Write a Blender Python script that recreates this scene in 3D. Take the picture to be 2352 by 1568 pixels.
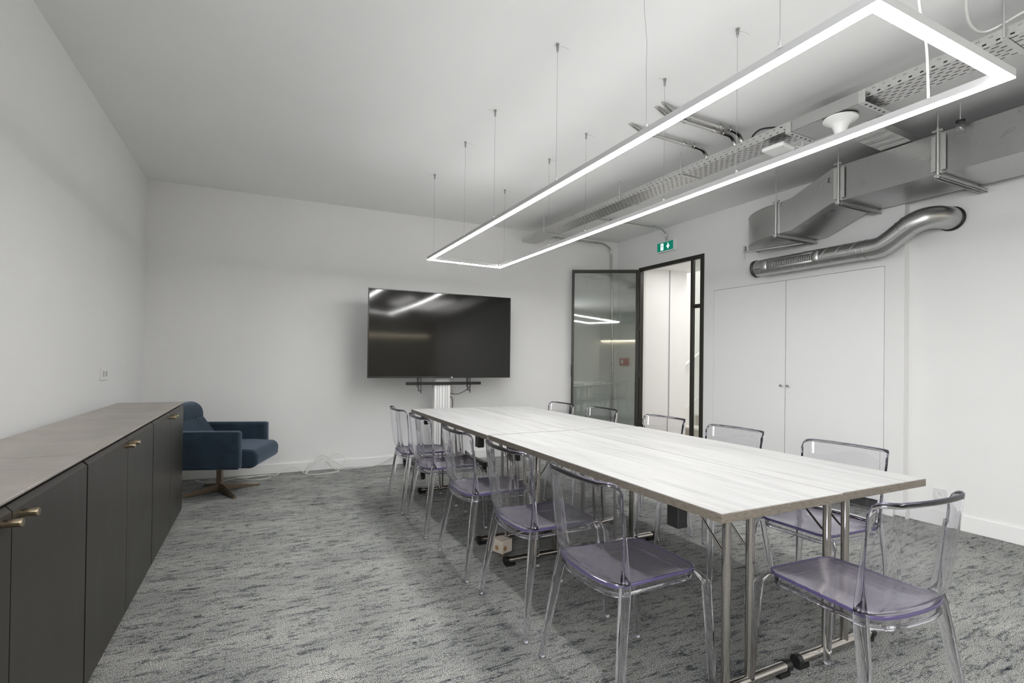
import bpy, bmesh, math, random
from mathutils import Vector, Matrix
random.seed(7)
PI = math.pi
D = bpy.data
for o in list(D.objects): D.objects.remove(o)
SC = bpy.context.scene
COL = SC.collection

# ------------------------------------------------------------------ camera, world, exposure
def make_camera():
    y, p, r = math.radians(26.0215), math.radians(0.40031), math.radians(0.72191)
    fw = Vector((math.sin(y)*math.cos(p), math.cos(y)*math.cos(p), math.sin(p)))
    rt = Vector((math.cos(y), -math.sin(y), 0)); up = rt.cross(fw)
    r2 = math.cos(r)*rt + math.sin(r)*up; u2 = -math.sin(r)*rt + math.cos(r)*up
    cd = D.cameras.new('camera'); cd.sensor_width = 36; cd.lens = 1169.2935/2352*36
    cd.shift_y = 36.444/2352; cd.clip_start = .02
    o = D.objects.new('camera', cd); COL.objects.link(o)
    M = Matrix((( r2.x, u2.x, -fw.x, 0), (r2.y, u2.y, -fw.y, 0), (r2.z, u2.z, -fw.z, 1.2), (0, 0, 0, 1)))
    o.matrix_world = M; SC.camera = o
make_camera()
W = D.worlds.new('world'); SC.world = W; W.use_nodes = True
W.node_tree.nodes['Background'].inputs[0].default_value = (.8, .85, .9, 1)
W.node_tree.nodes['Background'].inputs[1].default_value = .3
SC.view_settings.view_transform = 'Standard'; SC.view_settings.look = 'None'
SC.view_settings.exposure = 0.82; SC.view_settings.gamma = 1; SC.view_settings.use_curve_mapping = False
cy = SC.cycles
cy.max_bounces = 14; cy.diffuse_bounces = 6; cy.glossy_bounces = 6; cy.transmission_bounces = 12
cy.transparent_max_bounces = 32; cy.caustics_reflective = False; cy.caustics_refractive = True
cy.blur_glossy = 1.0; cy.sample_clamp_indirect = 25.0
LAMP_DOWN = 48      # pendant opal face
LAMP_UP = 5        # uplight added to the pendant to lift the ceiling

def area_light(name, loc, sx, sy, power, rot=(0, 0, 0), col=(1, .98, .95)):
    l = D.lights.new(name, 'AREA'); l.shape = 'RECTANGLE'; l.size = sx; l.size_y = sy; l.energy = power; l.color = col
    o = D.objects.new(name, l); COL.objects.link(o); o.location = loc; o.rotation_euler = rot
    return o
area_light('hall_ceiling_lamp', (5.0, 4.6, 2.46), .5, .9, 4.5)
area_light('stairwell_lamp', (6.3, 4.7, 4.2), 1.2, 1.0, 26)
area_light('added_side_fill', (-.96, -1.15, 1.75), 1.7, 1.8, 74, (0, -PI/2, 0), (.97, .985, 1))  # added fill from the left behind the camera, no window there
area_light('added_rear_fill', (3.6, -2.2, 2.85), 1.2, 2.4, 45)  # added soft fill overhead behind the camera, no fitting there

# ------------------------------------------------------------------ materials
def mat(name, col, rough=.6, metal=0, **k):
    m = D.materials.new(name); m.use_nodes = True
    b = m.node_tree.nodes['Principled BSDF']
    b.inputs['Base Color'].default_value = (*col, 1); b.inputs['Roughness'].default_value = rough
    b.inputs['Metallic'].default_value = metal
    for n, v in k.items():
        n = n.replace('_', ' ')
        b.inputs[n].default_value = v
    return m
def N(m, t, **kw):
    n = m.node_tree.nodes.new(t)
    for k, v in kw.items():
        setattr(n, k, v)
    return n
def L(m, a, b): m.node_tree.links.new(a, b)
def coords(m, scale=(1, 1, 1), kind='Object', rot=(0, 0, 0)):
    tc = N(m, 'ShaderNodeTexCoord'); mp = N(m, 'ShaderNodeMapping')
    mp.inputs['Scale'].default_value = scale; mp.inputs['Rotation'].default_value = rot
    L(m, tc.outputs[kind], mp.inputs[0]); return mp.outputs[0]
def noise(m, vec, scale=5, detail=2, rough=.5, dist=0):
    n = N(m, 'ShaderNodeTexNoise'); n.inputs['Scale'].default_value = scale; n.inputs['Detail'].default_value = detail
    n.inputs['Roughness'].default_value = rough; n.inputs['Distortion'].default_value = dist
    L(m, vec, n.inputs['Vector']); return n.outputs['Fac']
def ramp(m, fac, stops, interp='LINEAR'):
    r = N(m, 'ShaderNodeValToRGB'); r.color_ramp.interpolation = interp
    e = r.color_ramp.elements
    while len(e) < len(stops): e.new(.5)
    for i, (p, c) in enumerate(stops):
        e[i].position = p; e[i].color = (*c, 1) if len(c) == 3 else c
    L(m, fac, r.inputs[0]); return r.outputs[0]
def mixc(m, a, b, fac, mode='MIX'):
    n = N(m, 'ShaderNodeMix', data_type='RGBA', blend_type=mode)
    for s, v in ((n.inputs[0], fac), (n.inputs[6], a), (n.inputs[7], b)):
        if hasattr(v, 'is_linked'): L(m, v, s)
        elif isinstance(v, (int, float)): s.default_value = v
        else: s.default_value = (*v, 1)
    return n.outputs[2]
def bump(m, h, strength=.2, dist=.01):
    b = N(m, 'ShaderNodeBump'); b.inputs['Strength'].default_value = strength; b.inputs['Distance'].default_value = dist
    L(m, h, b.inputs['Height']); L(m, b.outputs[0], m.node_tree.nodes['Principled BSDF'].inputs['Normal'])
def base(m, sock, inp='Base Color'): L(m, sock, m.node_tree.nodes['Principled BSDF'].inputs[inp])
def mth(m, op, a, b=None, c=None):
    n = N(m, 'ShaderNodeMath', operation=op)
    for i, v in enumerate((a, b, c)):
        if v is None: continue
        if hasattr(v, 'is_linked'): L(m, v, n.inputs[i])
        else: n.inputs[i].default_value = v
    return n.outputs[0]

def plaster(name, c):
    m = mat(name, c, .85); v = coords(m)
    f = noise(m, v, .8, 3, .6)
    base(m, ramp(m, f, [(.3, tuple(x*.965 for x in c)), (.7, c)]))
    bump(m, noise(m, v, 60, 3), .04, .002); return m
M_WALL = plaster('wall_paint', (.80, .80, .795))
M_CEIL = plaster('ceiling_paint', (.86, .86, .855))
M_TRIM = mat('trim_white', (.83, .83, .825), .45)
M_DOORW = mat('cupboard_white', (.81, .81, .81), .5)
M_GAP = mat('gap_shade_and_ink', (.05, .05, .05), .9)  # shade of gaps and holes put into near-black, also serves pen ink
M_FRONT = plaster('far_room_paint', (.55, .52, .46))

def carpet():
    m = mat('carpet', (.2, .2, .2), .95)
    v = coords(m); vs = coords(m, (1.0, 5.0, 1))
    fine = noise(m, v, 290, 2, .7)
    mid = noise(m, v, 70, 2, .6)
    c1 = ramp(m, fine, [(.37, (.05, .052, .052)), (.5, (.30, .30, .288)), (.63, (.84, .84, .79))])
    hue = noise(m, v, 200, 1)
    tint = ramp(m, hue, [(.36, (.74, .87, 1.06)), (.47, (1, 1, 1)), (.57, (1, 1, 1)), (.68, (1.22, 1.0, .72))])
    c2 = mixc(m, c1, tint, 1.0, 'MULTIPLY')
    grain = mth(m, 'MULTIPLY_ADD', mid, .22, -.11)
    st = mth(m, 'ADD', noise(m, coords(m, (3.2, 11, 1)), 2.3, 8, .80, .5), grain)
    dk = ramp(m, st, [(.515, (1, 1, 1)), (.575, (.55, .57, .59)), (.65, (.20, .22, .25))])
    c3 = mixc(m, c2, dk, 1.0, 'MULTIPLY')
    st2 = mth(m, 'ADD', noise(m, coords(m, (4, 30, 1)), 2.0, 6, .75, .8), grain)
    c3 = mixc(m, c3, ramp(m, st2, [(.545, (1, 1, 1)), (.63, (.35, .38, .41))]), 1.0, 'MULTIPLY')
    big = noise(m, coords(m, (.8, 1.6, 1)), 2.4, 3)
    c4 = mixc(m, c3, ramp(m, big, [(.35, (.80, .81, .82)), (.65, (1.08, 1.08, 1.07))]), 1.0, 'MULTIPLY')
    # faint joints between carpet tiles
    tc = N(m, 'ShaderNodeTexCoord'); sp = N(m, 'ShaderNodeSeparateXYZ'); L(m, tc.outputs['Object'], sp.inputs[0])
    lines = None
    for ax, off in ((0, .12), (1, .22)):
        fr = mth(m, 'FRACT', mth(m, 'ADD', sp.outputs[ax], off + 20), None)
        hit = mth(m, 'LESS_THAN', fr, .004)
        lines = hit if lines is None else mth(m, 'MAXIMUM', lines, hit)
    c5 = mixc(m, c4, (.05, .05, .05), mth(m, 'MULTIPLY', lines, .22))
    base(m, c5)
    bump(m, mth(m, 'ADD', fine, mid), .6, .006)
    m.node_tree.nodes['Principled BSDF'].inputs['Specular IOR Level'].default_value = .1
    return m
M_CARPET = carpet()

def wood_top():
    m = mat('whitewashed_wood', (.7, .7, .7), .42)
    v = coords(m, (7, .55, 1)); w = coords(m, (40, 1.4, 1))
    a = noise(m, v, 2.2, 5, .62, .6); b = noise(m, w, 1.5, 4, .6, .3); s = noise(m, coords(m, (26, 2.2, 1)), 2.0, 3, .6, .8)
    c = ramp(m, a, [(.3, (.31, .31, .306)), (.5, (.41, .41, .406)), (.75, (.47, .47, .466))])
    c = mixc(m, c, ramp(m, b, [(.3, (.9, .9, .895)), (.6, (1, 1, 1))]), .9, 'MULTIPLY')
    c = mixc(m, c, ramp(m, s, [(.26, (.62, .62, .63)), (.36, (1, 1, 1))]), .85, 'MULTIPLY')
    tc = N(m, 'ShaderNodeTexCoord'); sp = N(m, 'ShaderNodeSeparateXYZ'); L(m, tc.outputs['Object'], sp.inputs[0])
    fr = mth(m, 'FRACT', mth(m, 'ADD', mth(m, 'MULTIPLY', sp.outputs[0], 5.0), 10.12))
    wob = mth(m, 'LESS_THAN', mth(m, 'ABSOLUTE', mth(m, 'SUBTRACT', fr, .5)), .011)
    c = mixc(m, c, (.42, .42, .42), mth(m, 'MULTIPLY', wob, .38))
    base(m, c); return m
M_TOP = wood_top()
def edge_wood():
    m = mat('brown_laminate_edge', (.2, .17, .14), .5)
    a = noise(m, coords(m, (18, 18, 160)), 2, 4, .7)
    base(m, ramp(m, a, [(.3, (.085, .073, .058)), (.5, (.175, .152, .124)), (.7, (.25, .22, .185))])); return m
M_EDGE = edge_wood()
M_CHROME = mat('chrome', (.48, .455, .42), .13, 1)
M_BLACKP = mat('black_plastic', (.012, .012, .012), .38)
M_BLACKM = mat('black_metal', (.02, .019, .017), .42, .3)
M_DFRAME = mat('bronze_black_frame', (.028, .026, .021), .4, .3)

def galv(name='galvanised_steel', c=(.50, .505, .50), rough=.29):
    m = mat(name, c, rough, 1)
    v = coords(m); vv = N(m, 'ShaderNodeTexVoronoi'); vv.inputs['Scale'].default_value = 90; L(m, v, vv.inputs['Vector'])
    base(m, mixc(m, tuple(x*.97 for x in c), tuple(x*1.03 for x in c), vv.outputs['Color']))
    f = noise(m, coords(m, (3, 3, 3)), 2, 4, .6)
    base(m, mth(m, 'MULTIPLY_ADD', f, .16, rough - .07), 'Roughness'); return m
M_GALV = galv()
M_TRAYP = galv('tray_steel', (.66, .66, .65), .4)
M_PIPE = mat('conduit_steel', (.55, .54, .52), .22, 1)
M_WHITEP = mat('white_plastic', (.78, .78, .77), .4)
M_WHITEC = mat('white_cable_sheath', (.74, .74, .72), .45)
M_BRASS = mat('brushed_brass', (.44, .36, .25), .28, 1)
M_BRASSE = mat('brass_end', (.62, .52, .40), .3, 1)

def perforated(name, across, along_slot, rows, pitch_y, slot_w, slot_l, axis_u):
    """steel sheet with real see-through slots; u runs across, v along the tray (object space)"""
    m = galv(name, (.66, .66, .65), .4)
    nt = m.node_tree; out = nt.nodes['Material Output']; bs = nt.nodes['Principled BSDF']
    tc = N(m, 'ShaderNodeTexCoord'); sp = N(m, 'ShaderNodeSeparateXYZ'); L(m, tc.outputs['Object'], sp.inputs[0])
    u = sp.outputs[axis_u]; v = sp.outputs[1]
    pu = across/rows
    row = mth(m, 'FLOOR', mth(m, 'DIVIDE', u, pu))
    odd = mth(m, 'MODULO', mth(m, 'ADD', row, 100), 2)
    fu = mth(m, 'MULTIPLY', mth(m, 'SUBTRACT', mth(m, 'FRACT', mth(m, 'ADD', mth(m, 'DIVIDE', u, pu), 100)), .5), pu)
    vv = mth(m, 'ADD', mth(m, 'DIVIDE', v, pitch_y), mth(m, 'MULTIPLY_ADD', odd, .5, 100))
    fv = mth(m, 'MULTIPLY', mth(m, 'SUBTRACT', mth(m, 'FRACT', vv), .5), pitch_y)
    hu = mth(m, 'LESS_THAN', mth(m, 'ABSOLUTE', fu), slot_w/2); hv = mth(m, 'LESS_THAN', mth(m, 'ABSOLUTE', fv), slot_l/2)
    hole = mth(m, 'MULTIPLY', hu, hv)
    tr = N(m, 'ShaderNodeBsdfTransparent'); mx = N(m, 'ShaderNodeMixShader')
    L(m, hole, mx.inputs[0]); L(m, bs.outputs[0], mx.inputs[1]); L(m, tr.outputs[0], mx.inputs[2]); L(m, mx.outputs[0], out.inputs[0])
    return m
M_PERF_B = perforated('perforated_tray_bottom', .196, 0, 7, .05, .0075, .028, 0)
M_PERF_S = perforated('perforated_tray_side', .05, 0, 2, .05, .0085, .016, 2)

def dark_bronze(name, c, rough, metal):
    m = mat(name, c, rough, metal)
    v = coords(m, (1.2, 1.2, .35)); f = noise(m, v, 4, 5, .65, .5)
    sc = noise(m, coords(m, (9, 9, .8)), 3, 3, .6, .4)
    k = ramp(m, f, [(.3, tuple(x*.85 for x in c)), (.7, tuple(x*1.15 for x in c))])
    k = mixc(m, k, tuple(min(1, x*1.9+.01) for x in c), mth(m, 'MULTIPLY', mth(m, 'GREATER_THAN', sc, .69), .25))
    base(m, k); base(m, mth(m, 'MULTIPLY_ADD', f, .14, rough-.07), 'Roughness'); return m
M_CABD = dark_bronze('patinated_dark_metal_door', (.038, .0345, .030), .40, .35)
M_CABT = dark_bronze('patinated_metal_top_sheen', (.52, .48, .44), .45, .8)  # pale base colour carries the ceiling's reflection on the top

def velvet():
    m = mat('navy_velvet', (.013, .034, .062), .75)
    b = m.node_tree.nodes['Principled BSDF']
    b.inputs['Sheen Weight'].default_value = .95; b.inputs['Sheen Roughness'].default_value = .35
    b.inputs['Sheen Tint'].default_value = (.36, .44, .56, 1)
    f = noise(m, coords(m), 7, 4, .6, .5)
    base(m, ramp(m, f, [(.3, (.006, .018, .032)), (.7, (.015, .036, .062))]))
    bump(m, noise(m, coords(m), 260, 2), .1, .002); return m
M_VELVET = velvet()
M_TAUPE = mat('taupe_metal', (.26, .205, .15), .35, .9)

def schlick(m, f0):
    lw = N(m, 'ShaderNodeLayerWeight'); lw.inputs[0].default_value = .5
    return mth(m, 'MULTIPLY_ADD', mth(m, 'POWER', lw.outputs['Facing'], 4.0), .85, f0)
def clear_plastic(name, tint, glass_share, ior=1.5, rough=0.0):
    m = D.materials.new(name); m.use_nodes = True; nt = m.node_tree
    nt.nodes.remove(nt.nodes['Principled BSDF']); out = nt.nodes['Material Output']
    g = N(m, 'ShaderNodeBsdfGlass'); g.inputs['Color'].default_value = (*tint, 1); g.inputs['IOR'].default_value = ior; g.inputs['Roughness'].default_value = rough
    t = N(m, 'ShaderNodeBsdfTransparent'); t.inputs[0].default_value = (*tint, 1)
    gl = N(m, 'ShaderNodeBsdfGlossy'); gl.inputs['Roughness'].default_value = .03
    a = N(m, 'ShaderNodeMixShader'); L(m, schlick(m, ((ior-1)/(ior+1))**2), a.inputs[0]); L(m, t.outputs[0], a.inputs[1]); L(m, gl.outputs[0], a.inputs[2])
    b = N(m, 'ShaderNodeMixShader'); b.inputs[0].default_value = glass_share; L(m, a.outputs[0], b.inputs[1]); L(m, g.outputs[0], b.inputs[2])
    L(m, b.outputs[0], out.inputs[0]); return m
M_CLEAR = clear_plastic('clear_polycarbonate', (.965, .962, .975), 1.0, 1.5)
M_LEG = clear_plastic('clear_polycarbonate_leg', (.975, .972, .987), 1.0)
M_RIM = clear_plastic('violet_tinted_rim', (.90, .87, .97), 1.0)
def violet_edge():
    m = D.materials.new('violet_seat_edge'); m.use_nodes = True; nt = m.node_tree
    nt.nodes.remove(nt.nodes['Principled BSDF']); out = nt.nodes['Material Output']
    t = N(m, 'ShaderNodeBsdfTransparent'); t.inputs[0].default_value = (.66, .60, .86, 1)
    df = N(m, 'ShaderNodeBsdfDiffuse'); df.inputs[0].default_value = (.21, .17, .38, 1)
    gl = N(m, 'ShaderNodeBsdfGlossy'); gl.inputs['Roughness'].default_value = .06
    a = N(m, 'ShaderNodeMixShader'); a.inputs[0].default_value = .25; L(m, t.outputs[0], a.inputs[1]); L(m, df.outputs[0], a.inputs[2])
    b = N(m, 'ShaderNodeMixShader'); L(m, schlick(m, .06), b.inputs[0]); L(m, a.outputs[0], b.inputs[1]); L(m, gl.outputs[0], b.inputs[2])
    L(m, b.outputs[0], out.inputs[0]); return m
M_SEDGE = violet_edge()
def frosted():
    m = D.materials.new('smoky_seat_polycarbonate'); m.use_nodes = True; nt = m.node_tree
    nt.nodes.remove(nt.nodes['Principled BSDF']); out = nt.nodes['Material Output']
    t = N(m, 'ShaderNodeBsdfTransparent'); t.inputs[0].default_value = (.74, .72, .77, 1)
    df = N(m, 'ShaderNodeBsdfDiffuse'); df.inputs[0].default_value = (.32, .30, .35, 1)
    gl = N(m, 'ShaderNodeBsdfGlossy'); gl.inputs['Roughness'].default_value = .22; gl.inputs[0].default_value = (.95, .94, 1, 1)
    
    a = N(m, 'ShaderNodeMixShader'); a.inputs[0].default_value = .34; L(m, t.outputs[0], a.inputs[1]); L(m, df.outputs[0], a.inputs[2])
    b = N(m, 'ShaderNodeMixShader'); L(m, schlick(m, .10), b.inputs[0]); L(m, a.outputs[0], b.inputs[1]); L(m, gl.outputs[0], b.inputs[2])
    L(m, b.outputs[0], out.inputs[0]); return m
M_SEAT = frosted()
M_GLASS = clear_plastic('tinted_door_glass', (.83, .85, .83), 0.0, 2.05)
M_SIDEGLASS = clear_plastic('clear_pane', (.90, .92, .91), 0.0, 1.5)

def emit(name, col, s):
    m = D.materials.new(name); m.use_nodes = True; nt = m.node_tree
    nt.nodes.remove(nt.nodes['Principled BSDF']); e = N(m, 'ShaderNodeEmission')
    e.inputs[0].default_value = (*col, 1); e.inputs[1].default_value = s
    L(m, e.outputs[0], nt.nodes['Material Output'].inputs[0]); return m
M_LAMP = emit('opal_diffuser_lit', (1, .995, .985), LAMP_DOWN)
M_LAMPUP = emit('added_uplight', (1, .995, .985), LAMP_UP)
M_PROFILE = mat('white_aluminium_profile', (.42, .42, .42), .4)
M_SCREEN = mat('tv_screen', (.008, .008, .0075), .075, 0, Specular_IOR_Level=.42)
M_TVB = mat('tv_bezel', (.01, .01, .01), .25)

# ------------------------------------------------------------------ mesh helpers
class MB:
    def __init__(s): s.v = []; s.f = []
    def add(s, vs, fs):
        n = len(s.v); s.v += [tuple(x) for x in vs]; s.f += [tuple(i+n for i in f) for f in fs]; return s
    def box(s, a, b, M=None):
        x0, y0, z0 = [min(p, q) for p, q in zip(a, b)]; x1, y1, z1 = [max(p, q) for p, q in zip(a, b)]
        vs = [Vector(p) for p in ((x0,y0,z0),(x1,y0,z0),(x1,y1,z0),(x0,y1,z0),(x0,y0,z1),(x1,y0,z1),(x1,y1,z1),(x0,y1,z1))]
        if M: vs = [M @ p for p in vs]
        return s.add(vs, [(0,3,2,1),(4,5,6,7),(0,1,5,4),(1,2,6,5),(2,3,7,6),(3,0,4,7)])
    def prism(s, poly, z0, z1, axis='z'):
        n = len(poly)
        def P(p, h): return {'z': (p[0], p[1], h), 'x': (h, p[0], p[1]), 'y': (p[0], h, p[1])}[axis]
        vs = [P(p, z0) for p in poly] + [P(p, z1) for p in poly]
        fs = [(i, (i+1) % n, (i+1) % n + n, i+n) for i in range(n)] + [tuple(range(n))[::-1], tuple(range(n, 2*n))]
        return s.add(vs, fs)
    def loft(s, rings, caps=True):
        n = len(rings[0]); vs = [p for r in rings for p in r]; fs = []
        for k in range(len(rings)-1):
            for i in range(n):
                j = (i+1) % n; fs.append((k*n+i, k*n+j, (k+1)*n+j, (k+1)*n+i))
        if caps: fs += [tuple(range(n))[::-1], tuple((len(rings)-1)*n+i for i in range(n))]
        return s.add(vs, fs)
    def tube(s, path, r, seg=10, caps=True):
        P = [Vector(p) for p in path]; rings = []; up = None
        for i, p in enumerate(P):
            t = (P[min(i+1, len(P)-1)] - P[max(i-1, 0)]).normalized()
            if up is None:
                up = Vector((0, 0, 1)) if abs(t.z) < .9 else Vector((1, 0, 0))
            up = (up - t*up.dot(t)).normalized(); sd = t.cross(up)
            rr = r[i] if isinstance(r, (list, tuple)) else r
            rings.append([p + (up*math.cos(a) + sd*math.sin(a))*rr for a in [2*PI*k/seg for k in range(seg)]])
        return s.loft(rings, caps)
    def cyl(s, a, b, r, seg=16): return s.tube([a, b], r, seg)
    def lathe(s, prof, c=(0, 0, 0), seg=32, axis='z'):
        rings = []
        for r, h in prof:
            ring = []
            for k in range(seg):
                a = 2*PI*k/seg; p = (r*math.cos(a), r*math.sin(a), h)
                if axis == 'x': p = (h, p[0], p[1])
                if axis == 'y': p = (p[1], h, p[0])
                ring.append((p[0]+c[0], p[1]+c[1], p[2]+c[2]))
            rings.append(ring)
        return s.loft(rings)
def spline(pts, n=8):
    P = [Vector(p) for p in pts]; P = [2*P[0]-P[1]] + P + [2*P[-1]-P[-2]]; out = []
    for i in range(1, len(P)-2):
        for k in range(n):
            t = k/n; a, b, c, d = P[i-1], P[i], P[i+1], P[i+2]
            out.append(.5*((2*b) + (c-a)*t + (2*a-5*b+4*c-d)*t*t + (3*b-a-3*c+d)*t**3))
    out.append(P[-2]); return out
def obj(name, mb, m, parent=None, smooth=False, bevel=0, seg=2, loc=None, rot=None, solid=0, auto=False):
    me = D.meshes.new(name); me.from_pydata(mb.v, [], mb.f); me.update()
    bm = bmesh.new(); bm.from_mesh(me); bmesh.ops.recalc_face_normals(bm, faces=bm.faces); bm.to_mesh(me); bm.free()
    if m: me.materials.append(m)
    o = D.objects.new(name, me); COL.objects.link(o)
    if parent: o.parent = parent
    if loc: o.location = loc
    if rot: o.rotation_euler = rot
    if solid:
        md = o.modifiers.new('solid', 'SOLIDIFY'); md.thickness = solid; md.offset = 0
    if bevel:
        md = o.modifiers.new('bevel', 'BEVEL'); md.width = bevel; md.segments = seg; md.limit_method = 'ANGLE'; md.angle_limit = math.radians(35)
    if smooth or bevel:
        for p in me.polygons: p.use_smooth = True
        if not smooth or auto:
            try: me.set_sharp_from_angle(angle=math.radians(35))
            except Exception: pass
            if bevel:
                wn = o.modifiers.new('wn', 'WEIGHTED_NORMAL'); wn.keep_sharp = True
    return o
def tag(o, label, cat, group=None):
    o['label'] = label; o['category'] = cat
    if group: o['group'] = group
    return o
def thing(name, label, cat, loc=(0, 0, 0), rotz=0, group=None):
    o = D.objects.new(name, None); COL.objects.link(o); o.location = loc; o.rotation_euler = (0, 0, rotz)
    o.empty_display_size = .1
    return tag(o, label, cat, group)
def struct(name, mb, m, parent=None, **k):
    o = obj(name, mb, m, parent, **k)
    if not parent: o['kind'] = 'structure'
    return o
def children(o): return [c for c in D.objects if c.parent == o]
def copy_tree(o, parent=None):
    c = o.copy(); COL.objects.link(c); c.parent = parent
    for ch in children(o): copy_tree(ch, c)
    return c

# ------------------------------------------------------------------ room shell
H = 2.88
def frame_mat(x, y, deg): return Matrix.Translation((x, y, 0)) @ Matrix.Rotation(math.radians(deg), 4, 'Z')
RWM = frame_mat(4.5257, 2.6866, 1.1136)     # local +x = into the wall, local y along the wall
LWM = frame_mat(-1.0123, 4.4777, .3584)
BWM = frame_mat(0, 5.852, -.7178)           # local x along the wall, +y into the wall
def boxes(M, lst):
    mb = MB()
    for a, b in lst: mb.box(a, b, M)
    return mb
YF = -4.6
struct('floor', MB().box((-1.4, YF-.2, -.12), (4.95, 6.2, 0)), M_CARPET)
struct('ceiling', MB().box((-1.4, YF-.2, H), (4.95, 6.2, H+.15)), M_CEIL)
struct('wall_left', MB().box((-.15, -9.3, 0), (0, 1.60, H), LWM), M_WALL)
struct('wall_back', MB().box((-1.35, 0, 0), (4.9, .15, H), BWM), M_WALL)
struct('wall_front', MB().box((-1.35, YF-.15, 0), (4.95, YF, H)), M_FRONT)
# right wall: local y: back corner at ~3.13, door opening 1.56..2.65, cupboard opening -.30..1.42, step at -.437
DY0, DY1, DTOP = 1.560, 2.655, 2.452
KY0, KY1, KTOP = -.298, 1.421, 2.012
YS = -.437
struct('wall_right', boxes(RWM, [
    ((0, DY1, 0), (.12, 3.25, H)), ((0, DY0, DTOP), (.12, DY1, H)), ((0, KY1, 0), (.12, DY0, H)),
    ((0, KY0, KTOP), (.12, KY1, H)), ((0, YS, 0), (.12, KY0, H)), ((.06, KY0, 0), (.12, KY1, KTOP)),
    ((.073, -7.4, 0), (.3, YS+.02, H)), ((.12, YS, 0), (.3, -.2, H))]), M_WALL)
struct('baseboard_back', MB().box((-.95, -.014, 0), (4.44, 0, .098), BWM), M_TRIM, bevel=.003)
struct('baseboard_right', boxes(RWM, [((.060, -7.2, 0), (.073, YS-.002, .115)), ((-.012, YS, 0), (0, KY0-.03, .1))]), M_TRIM, bevel=.003)
# built-in cupboard doors, flush with the wall
gap = .0035
for i, (a, b, ky) in enumerate(((KY0, .562, .562-.035), (.562, KY1, .562+.035))):
    d = struct('door_%d' % (i+2), MB().box((-.001, a+gap, .10), (.02, b-gap, KTOP-gap), RWM), M_DOORW)
    kb = MB(); kb.lathe([(.0, 0), (.006, 0), (.006, -.012), (.011, -.014), (.011, -.028), (.009, -.03), (0, -.03)], (0, ky, 0.995), 20, 'x')
    obj('door_knob', MB().add([RWM @ Vector(p) for p in kb.v], kb.f), mat('satin_steel_knob', (.55, .55, .55), .25, 1), d, smooth=True, auto=True)
    if i == 0:
        lk = MB(); lk.lathe([(0, 0), (.007, 0), (.007, -.004), (0, -.004)], (0, ky-.004, .93), 16, 'x')
        obj('lock', MB().add([RWM @ Vector(p) for p in lk.v], lk.f), M_WHITEP, d)
struct('gap_shade_sheet', MB().box((.021, KY0, .02), (.058, KY1, KTOP), RWM), M_GAP)  # dark sheet behind the doors, stands in for shade in their gaps

# glazed door: fixed frame with side light, leaf swung into the room
fr = thing('door_1', 'x', 'x'); 
for k in ('label', 'category'): del fr[k]
fr['kind'] = 'structure'
ft = .045
def rwbox(lst): return boxes(RWM, lst)
obj('door_frame', rwbox([((-.012, DY0, 0), (.03, DY0+.050, DTOP)), ((-.012, DY1-.036, 0), (.05, DY1, DTOP)),
                         ((-.012, DY0+.050, DTOP-.048), (.03, DY1-.036, DTOP)),
                         ((-.010, DY0+.158, 0), (.03, DY0+.194, DTOP-.048)),
                         ((.0, DY0+.050, 1.84), (.03, DY0+.158, 1.885))]), M_DFRAME, fr, bevel=.003)
obj('side_pane', rwbox([((.012, DY0+.050, .02), (.018, DY0+.158, 1.84)), ((.012, DY0+.050, 1.885), (.018, DY0+.158, DTOP-.048))]), M_SIDEGLASS, fr)
hinge = RWM @ Vector((-.02, DY1-.03, 0))
leafdir = Vector((math.cos(math.radians(149.1)), math.sin(math.radians(149.1)), 0))
LM = Matrix.Translation(hinge) @ Matrix.Rotation(math.atan2(leafdir.y, leafdir.x), 4, 'Z')
lw = .885; lt = 2.425
leaf = obj('door_leaf', boxes(LM, [((.0, -.02, .02), (.045, .02, lt)), ((lw-.032, -.02, .02), (lw, .02, lt)),
                            ((.045, -.02, lt-.04), (lw-.032, .02, lt)), ((.045, -.02, .02), (lw-.032, .02, .10))]), M_DFRAME, fr, bevel=.003)
obj('leaf_pane', boxes(LM, [((.045, -.004, .10), (lw-.032, .004, lt-.04))]), M_GLASS, leaf)
obj('latch', boxes(LM, [((lw-.012, -.026, 1.0), (lw+.004, .026, 1.16))]), M_BLACKM, leaf)
obj('hinge', boxes(LM, [((-.012, -.028, z), (.012, .028, z+.10)) for z in (.35, 1.0, 1.62, 2.2)]), M_BLACKM, leaf, bevel=.002)

# hall and stairwell behind the door
M_HALL = mat('hall_white', (.86, .86, .85), .7)
struct('wall_hall_left', MB().box((4.60, 5.42, 0), (5.40, 5.80, 2.49)), M_HALL)
struct('groove_shade_strip', MB().box((5.076, 5.412, 0), (5.086, 5.4215, 2.49)), mat('groove_grey', (.35, .35, .35), .8))  # grey strip on the wall face, a narrow gap's shade as colour
struct('wall_stairwell', boxes(Matrix.Identity(4), [((5.30, 5.62, 0), (8.6, 5.8, 4.6)), ((8.4, 3.2, 0), (8.6, 5.7, 4.6)), ((4.6, 3.2, 0), (8.6, 3.35, 4.6)), ((5.4, 3.2, 2.55), (5.46, 5.75, 4.6))]), M_HALL)
struct('ceiling_hall', boxes(Matrix.Identity(4), [((4.62, 3.2, 2.49), (5.46, 5.75, 2.56)), ((5.4, 3.2, 4.6), (8.6, 5.8, 4.7))]), M_HALL)
struct('floor_hall', MB().box((4.56, 3.2, -.1), (8.5, 5.8, 0)), mat('hall_pale_floor', (.6, .57, .52), .5))
st = thing('staircase', 'pale stone staircase rising behind the glazed door', 'staircase', (5.2, 4.6, 0))
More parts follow.
